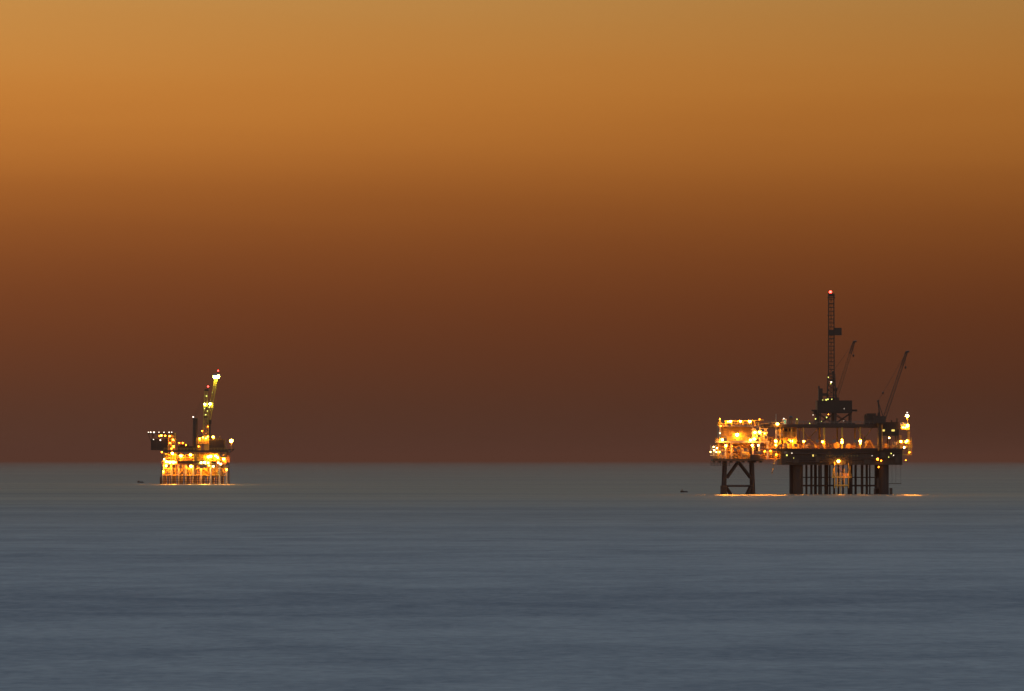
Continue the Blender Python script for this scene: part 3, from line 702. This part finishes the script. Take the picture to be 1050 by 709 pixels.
m = MB(); lb(m, 232.5, 235.5, 463.5, 474, 1, 4); m.build('end_cabin', RUST, lp)
for px, py, k, r, y in ((176.8, 464.4, 'big', .8, 1), (185.5, 467, 'big', .75, 2), (190, 464.4, 'small', .5, 2), (195.3, 466, 'big', .75, 2), (213.5, 468, 'big', .85, 2), (216, 467.4, 'big', .85, 2), (221, 467, 'big', .7, 2), (223.4, 468.6, 'big', .7, 2), (229.6, 470.2, 'big', .7, -1), (227, 466.6, 'small', .45, 1), (166, 463.2, 'orange', .5, 0), (178, 458, 'small', .5, 0),
                        (171, 473, 'big', .75, -.8), (174.5, 473.4, 'big', .85, -.8), (178, 473.4, 'big', .85, -.8), (180.4, 473.6, 'mid', .6, -.8), (206.5, 474, 'halide', .6, -1), (210, 473.6, 'halide', .75, -1), (213.6, 474.2, 'halide', .55, -1), (224, 474, 'white', .6, -1), (226.5, 475.4, 'white', .65, -1), (168.6, 470.6, 'white', .5, -1),
                        (170.6, 477, 'big', .7, 1), (173, 477.4, 'mid', .5, 1), (185, 478.4, 'mid', .5, 1), (195.8, 477.6, 'big', .8, 1), (207, 477.8, 'big', .7, 1), (210, 477.4, 'mid', .6, 1), (218.8, 477.8, 'white', .6, 1), (167.6, 483, 'mid', .5, .5), (179, 481, 'mid', .5, 5), (190, 481, 'mid', .5, 5), (203, 480, 'mid', .5, 5), (214, 477, 'mid', .5, 5), (225, 480, 'mid', .5, 5), (232.4, 481, 'mid', .55, .5), (199, 483.5, 'small', .5, 5), (172, 484, 'small', .5, 5), (186, 484.5, 'small', .5, 5), (228, 487, 'small', .5, 5), (208, 488, 'small', .5, 5), (220, 488, 'small', .5, 5)):
    hd_ = px in (173, 179, 190, 203, 172, 186, 228, 208, 220, 199, 227, 210, 207, 185) and py > 463 and k in ('mid', 'small', 'big')
    lamp(lp, U(px), y-(1.6 if hd_ else 0), V(py), k, r*(1.2 if hd_ else 1), 1.4 if hd_ else .9, hood=hd_, glint_beam={171: 90, 178: 130, 180.4: 60, 168.6: 60, 195.8: 90, 206.5: 90, 213.6: 120, 210: 90, 224: 120, 229.6: 110}.get(px, 0))

def lplace(name, label, cat, px, y, py):
    t = thing(name, label, cat, (O2[0]+U(px), D2+y, V(py)))
    f = lambda a, b_, tp, bt, y0, y1, m: m.box(U(a)-U(px), U(b_)-U(px), y0, y1, V(bt)-V(py), V(tp)-V(py))
    return t, f, (lambda q, yy=0.: (U(q[0])-U(px), yy, V(q[1])-V(py)))
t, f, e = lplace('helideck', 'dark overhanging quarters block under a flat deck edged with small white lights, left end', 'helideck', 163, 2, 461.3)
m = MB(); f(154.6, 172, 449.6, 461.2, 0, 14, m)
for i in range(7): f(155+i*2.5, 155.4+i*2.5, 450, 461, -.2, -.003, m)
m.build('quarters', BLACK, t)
m = MB(); f(151.8, 178.5, 443.8, 444.5, -3, 17, m); m.build('landing_deck', DARK, t)
m = MB()
for px in (156, 163, 170): 
    for y in (1., 13.): m.bar(e((px, 449.6), y), e((px, 444.5), y), .35)
m.bar(e((154.6, 452), 0), e((152, 444.6), 0), .3); m.build('deck_post', DARK, t)
for px, r in ((152.4, .3), (154.6, .4), (158, .45), (163.2, .28), (168.3, .3), (173.6, .36), (176.3, .3)): 
    m = MB(); m.tube(e((px, 443.8), -2.6), e((px, 443.2), -2.6), .2, n=6); l = m.build('edge_light', DARK, t); MB().ball(e((px, 442.9), -2.6), r, 8, 5).build('bulb', BULB['dimwhite'], l)
for px, py, k, r in ((165.4, 446.2, 'mid', .55), (163.6, 446.6, 'orange', .5), (169.4, 446.4, 'orange', .6), (157.4, 450.2, 'dimwhite', .36), (164.4, 450.8, 'dimwhite', .55)): lamp(t, *e((px, py), -.9), k, r, .8)
t, f, e = lplace('stair_tower', 'narrow amber-lit tower rising beside the dark quarters block on the far platform', 'tower', 176, 3, 461.3)
m = MB()
for px in (172.8, 176, 179.4):
    for y in (-2.5, 2.5): f(px-.6, px+.6, 443.5, 461.3, y-.35, y+.35, m)
m.build('post', YELL, t)
m = MB()
for py in (444.5, 448.5, 452.5, 456.5): f(172.2, 180, py, py+.6, -2.9, 2.9, m)
m.build('landing', YELL, t); m = MB(); f(173.5, 178.8, 444.6, 455, .2, 1.8, m); m.build('panel', PALE, t)
for px, py, k, r in ((174.2, 446.8, 'mid', .4), (177.6, 450.5, 'mid', .4), (174.4, 454, 'small', .45), (178, 457, 'small', .5), (176, 459.6, 'orange', .5)): lamp(t, *e((px, py), -3.6), k, r, .8)
t, f, e = lplace('catwalk', 'short amber-lit catwalk over low dark roofs left of the dark upright stack', 'walkway', 190, 6, 461.3)
m = MB(); f(181.5, 191, 454.4, 455.2, -1, 1, m); m.build('walkway', YELL, t)
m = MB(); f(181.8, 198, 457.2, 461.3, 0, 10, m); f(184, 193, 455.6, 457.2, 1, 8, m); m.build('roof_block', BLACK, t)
m = MB(); m.rail([e((181.6, 454.4), -.9), e((190.9, 454.4), -.9)], 1., 1.6, .14); m.build('railing', YELL, t)
for px, py in ((183.5, 453.6), (187, 453.8), (190.3, 456)): lamp(t, *e((px, py), -1.6), 'orange', .42, .7)
t, f, e = lplace('exhaust_stack', 'tall dark upright stack with a small light on top, left of the lit mast', 'stack', 199.8, 4, 474.2)
m = MB(); m.tube(e((200, 461)), e((199.8, 429.5)), 1.75, 1.35, 16); m.build('flue', BLACK, t); m = MB(); m.tube(e((200, 474.2)), e((200, 461)), 1., 1., 12); m.build('riser', BLACK, t)
m = MB(); m.tube(e((199.8, 429.6)), e((199.8, 428.4)), 1.6, 1.6, 16); m.bar(e((198, 429), -1), e((198, 427.6), -1), .25); m.build('rim', DARK, t)
MB().ball(e((197.9, 427.2), -1), .42, 8, 5).build('top_light', BULB['dimwhite'], t)
for a, b_ in (((198.4, 428), (208.6, 404)), ((199.4, 428), (209, 410))): MB().bar(e(a), e(b_), .12).build('guy_line', DARK, t)
t, f, e = lplace('drilling_mast', 'slim lattice mast lit yellow-green with a pinkish red light at its top', 'mast', 210.6, 6, 461.3)
m = MB(); m.lattice(e((210.6, 453)), e((210.6, 400.5)), 3.4, 1.5, 15, .42, .26); m.build('lattice_tower', YELL, t)
m = MB(); f(202.6, 214, 450.2, 455, -2.5, 2.5, m); f(202, 206, 455, 461.3, -2, 2, m); f(209, 214, 455, 461.3, -2, 2, m); m.build('base_cabin', YELL, t)
m = MB(); f(208.6, 212.4, 426.5, 427.6, -1.8, 1.8, m); f(208, 213.4, 417.2, 418.2, -1.8, 1.8, m); f(209.4, 213.6, 398.6, 400.4, -.9, .9, m); m.bar(e((212.8, 399)), e((212.8, 396.6)), .3); m.build('mast_platform', DARK, t)
beacon(t, *e((212.8, 395.8)), 'red', .42)
for px, py, k, r in ((209.8, 414, 'halide', .7), (211.4, 405.6, 'halide_dim', .5), (209.4, 418.5, 'halide_dim', .4), (210.6, 424.8, 'halide_dim', .5), (212.4, 421, 'halide_dim', .4)): lamp(t, *e((px, py), -2), k, r, .8)
for px, py, k, r in ((208, 448.2, 'mid', .45), (212.8, 447.4, 'mid', .45), (204.6, 449.4, 'mid', .5), (211, 449, 'mid', .5), (207, 441.5, 'orange', .4), (213, 437, 'orange', .35), (203.5, 457.4, 'orange', .5)): lamp(t, *e((px, py), -3.2), k, r, .7)
t, f, e = lplace('lattice_crane', 'leaning crane boom behind the mast, with twin very bright lamps at its tip', 'crane', 213, 14, 461.3)
m = MB(); m.tube(e((213, 461.3)), e((213, 434)), 1.1, n=12); m.build('pedestal', DARK, t)
m = MB(); f(211, 215.6, 430, 434.6, -1.6, 1.6, m); m.build('slew_cab', BLACK, t)
m = MB(); m.lattice(e((212.6, 432)), e((220.6, 386)), 2., 1.3, 14, .4, .26); m.build('boom', YELL, t)
m = MB(); m.bar(e((218.4, 386.6)), e((223.4, 386)), .4); m.bar(e((221.6, 386)), e((222.3, 380.2)), .3); m.build('tip_frame', DARK, t)
beacon(t, *e((222.4, 379.4)), 'red', .38)
for px, py, k, r in ((219.3, 385.8, 'halide', 1.35), (222.4, 385.4, 'halide', 1.35), (214.3, 413.6, 'halide', .8), (213.4, 417, 'halide_dim', .5), (216.6, 402, 'halide_dim', .2)): lamp(t, *e((px, py), -1.8), k, r, .8)
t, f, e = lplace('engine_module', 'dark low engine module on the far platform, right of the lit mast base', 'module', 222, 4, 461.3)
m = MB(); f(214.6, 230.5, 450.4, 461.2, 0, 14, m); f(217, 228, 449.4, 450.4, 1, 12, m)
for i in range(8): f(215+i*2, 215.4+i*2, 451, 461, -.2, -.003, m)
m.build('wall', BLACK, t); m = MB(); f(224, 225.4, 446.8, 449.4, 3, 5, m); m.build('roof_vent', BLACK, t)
def post(label, px, py, base, y, r):
    t, f, e = lplace('lamp_post', label, 'lamp post', px, y, base)
    MB().tube(e((px, base)), e((px, py-.3)), .22, .16, 8).build('pole', STEEL, t); lamp(t, *e((px, py), -.9), 'big', r*.85, .9, 'lamp_head', 130 if px > 230 else 0)
post('lamp post with orange lamp just right of the mast on the dark engine module', 218.6, 447.6, 450.4, 3, .75)
post('lamp post with bright orange lamp on the hanging side platform at the right edge', 237, 451.6, 460, 4, 1.25)
t, f, e = lplace('side_platform', 'small dim railed platform jutting out at the right edge of the far platform', 'platform', 236, 4, 461.3)
m = MB(); f(230.6, 240, 460, 461.2, -2.5, 2.5, m); m.bar(e((231, 467)), e((239, 461.2)), .35); m.build('floor_grating', DARK, t)
m = MB(); m.rail([e((231, 460), -2.4), e((239.8, 460), -2.4)], 1.3, 1.2, .14); m.build('railing', RUST, t)

# ================================================================ mooring buoys
def buoy(label, x, y, s_):
    t = thing('mooring_buoy', label, 'buoy', (x, y, 0), 'mooring buoys')
    m = MB(); m.tube((-.9*s_, 0, -.5), (-.9*s_, 0, .75*s_), .75*s_, .68*s_, 14); m.ball((.6*s_, 0, .15), 1.05*s_, 14, 8, 1., .8, .55); m.build('float_body', BLACK, t)
    m = MB(); m.tube((-.9*s_, 0, .75*s_), (-.9*s_, 0, 1.15*s_), .14, n=6); m.tube((-.9*s_-.25, 0, 1.15*s_), (-.9*s_+.25, 0, 1.15*s_), .12, n=6); m.build('mooring_ring', RUST, t)
buoy('small dark buoy afloat just left of the bright small platform of the right-hand pair', (701.5-525)/5833*2480, 2480., 1.05)
buoy('tiny dark buoy afloat left of the far glowing platform', (144.3-525)/5833*3560, 3560., 1.3)

# ================================================================ the hazy evening air
HZ = bpy.data.materials.new('haze_air'); HZ.use_nodes = True
nt = HZ.node_tree; nt.nodes.clear()
pv = nt.nodes.new('ShaderNodeVolumePrincipled'); ho = nt.nodes.new('ShaderNodeOutputMaterial')
pv.inputs['Color'].default_value = (.47, .195, .125, 1); pv.inputs['Density'].default_value = HAZE; pv.inputs['Anisotropy'].default_value = .0
nt.links.new(pv.outputs[0], ho.inputs['Volume'])
hz = MB().box(-130000, 130000, -4000, 230000, -1., 100.).build('haze', HZ); hz['kind'] = 'stuff'
# ================================================================ camera
cam = bpy.data.cameras.new('camera'); co = bpy.data.objects.new('camera', cam); COL.objects.link(co)
cam.lens = 200; cam.sensor_width = 36; cam.sensor_fit = 'HORIZONTAL'; cam.clip_start = 1; cam.clip_end = 500000
co.location = (0, 0, 13.8)
co.rotation_euler = (R(90)+math.atan((472.6-354.5)/5833), 0, 0)
SC.camera = co
SC.view_settings.view_transform = 'Standard'; SC.view_settings.look = 'None'
SC.view_settings.exposure = 0; SC.view_settings.gamma = 1; SC.view_settings.use_curve_mapping = False
SC.render.engine = 'CYCLES'
SC.cycles.max_bounces = 6; SC.cycles.sample_clamp_indirect = 4
SC.cycles.use_denoising = True
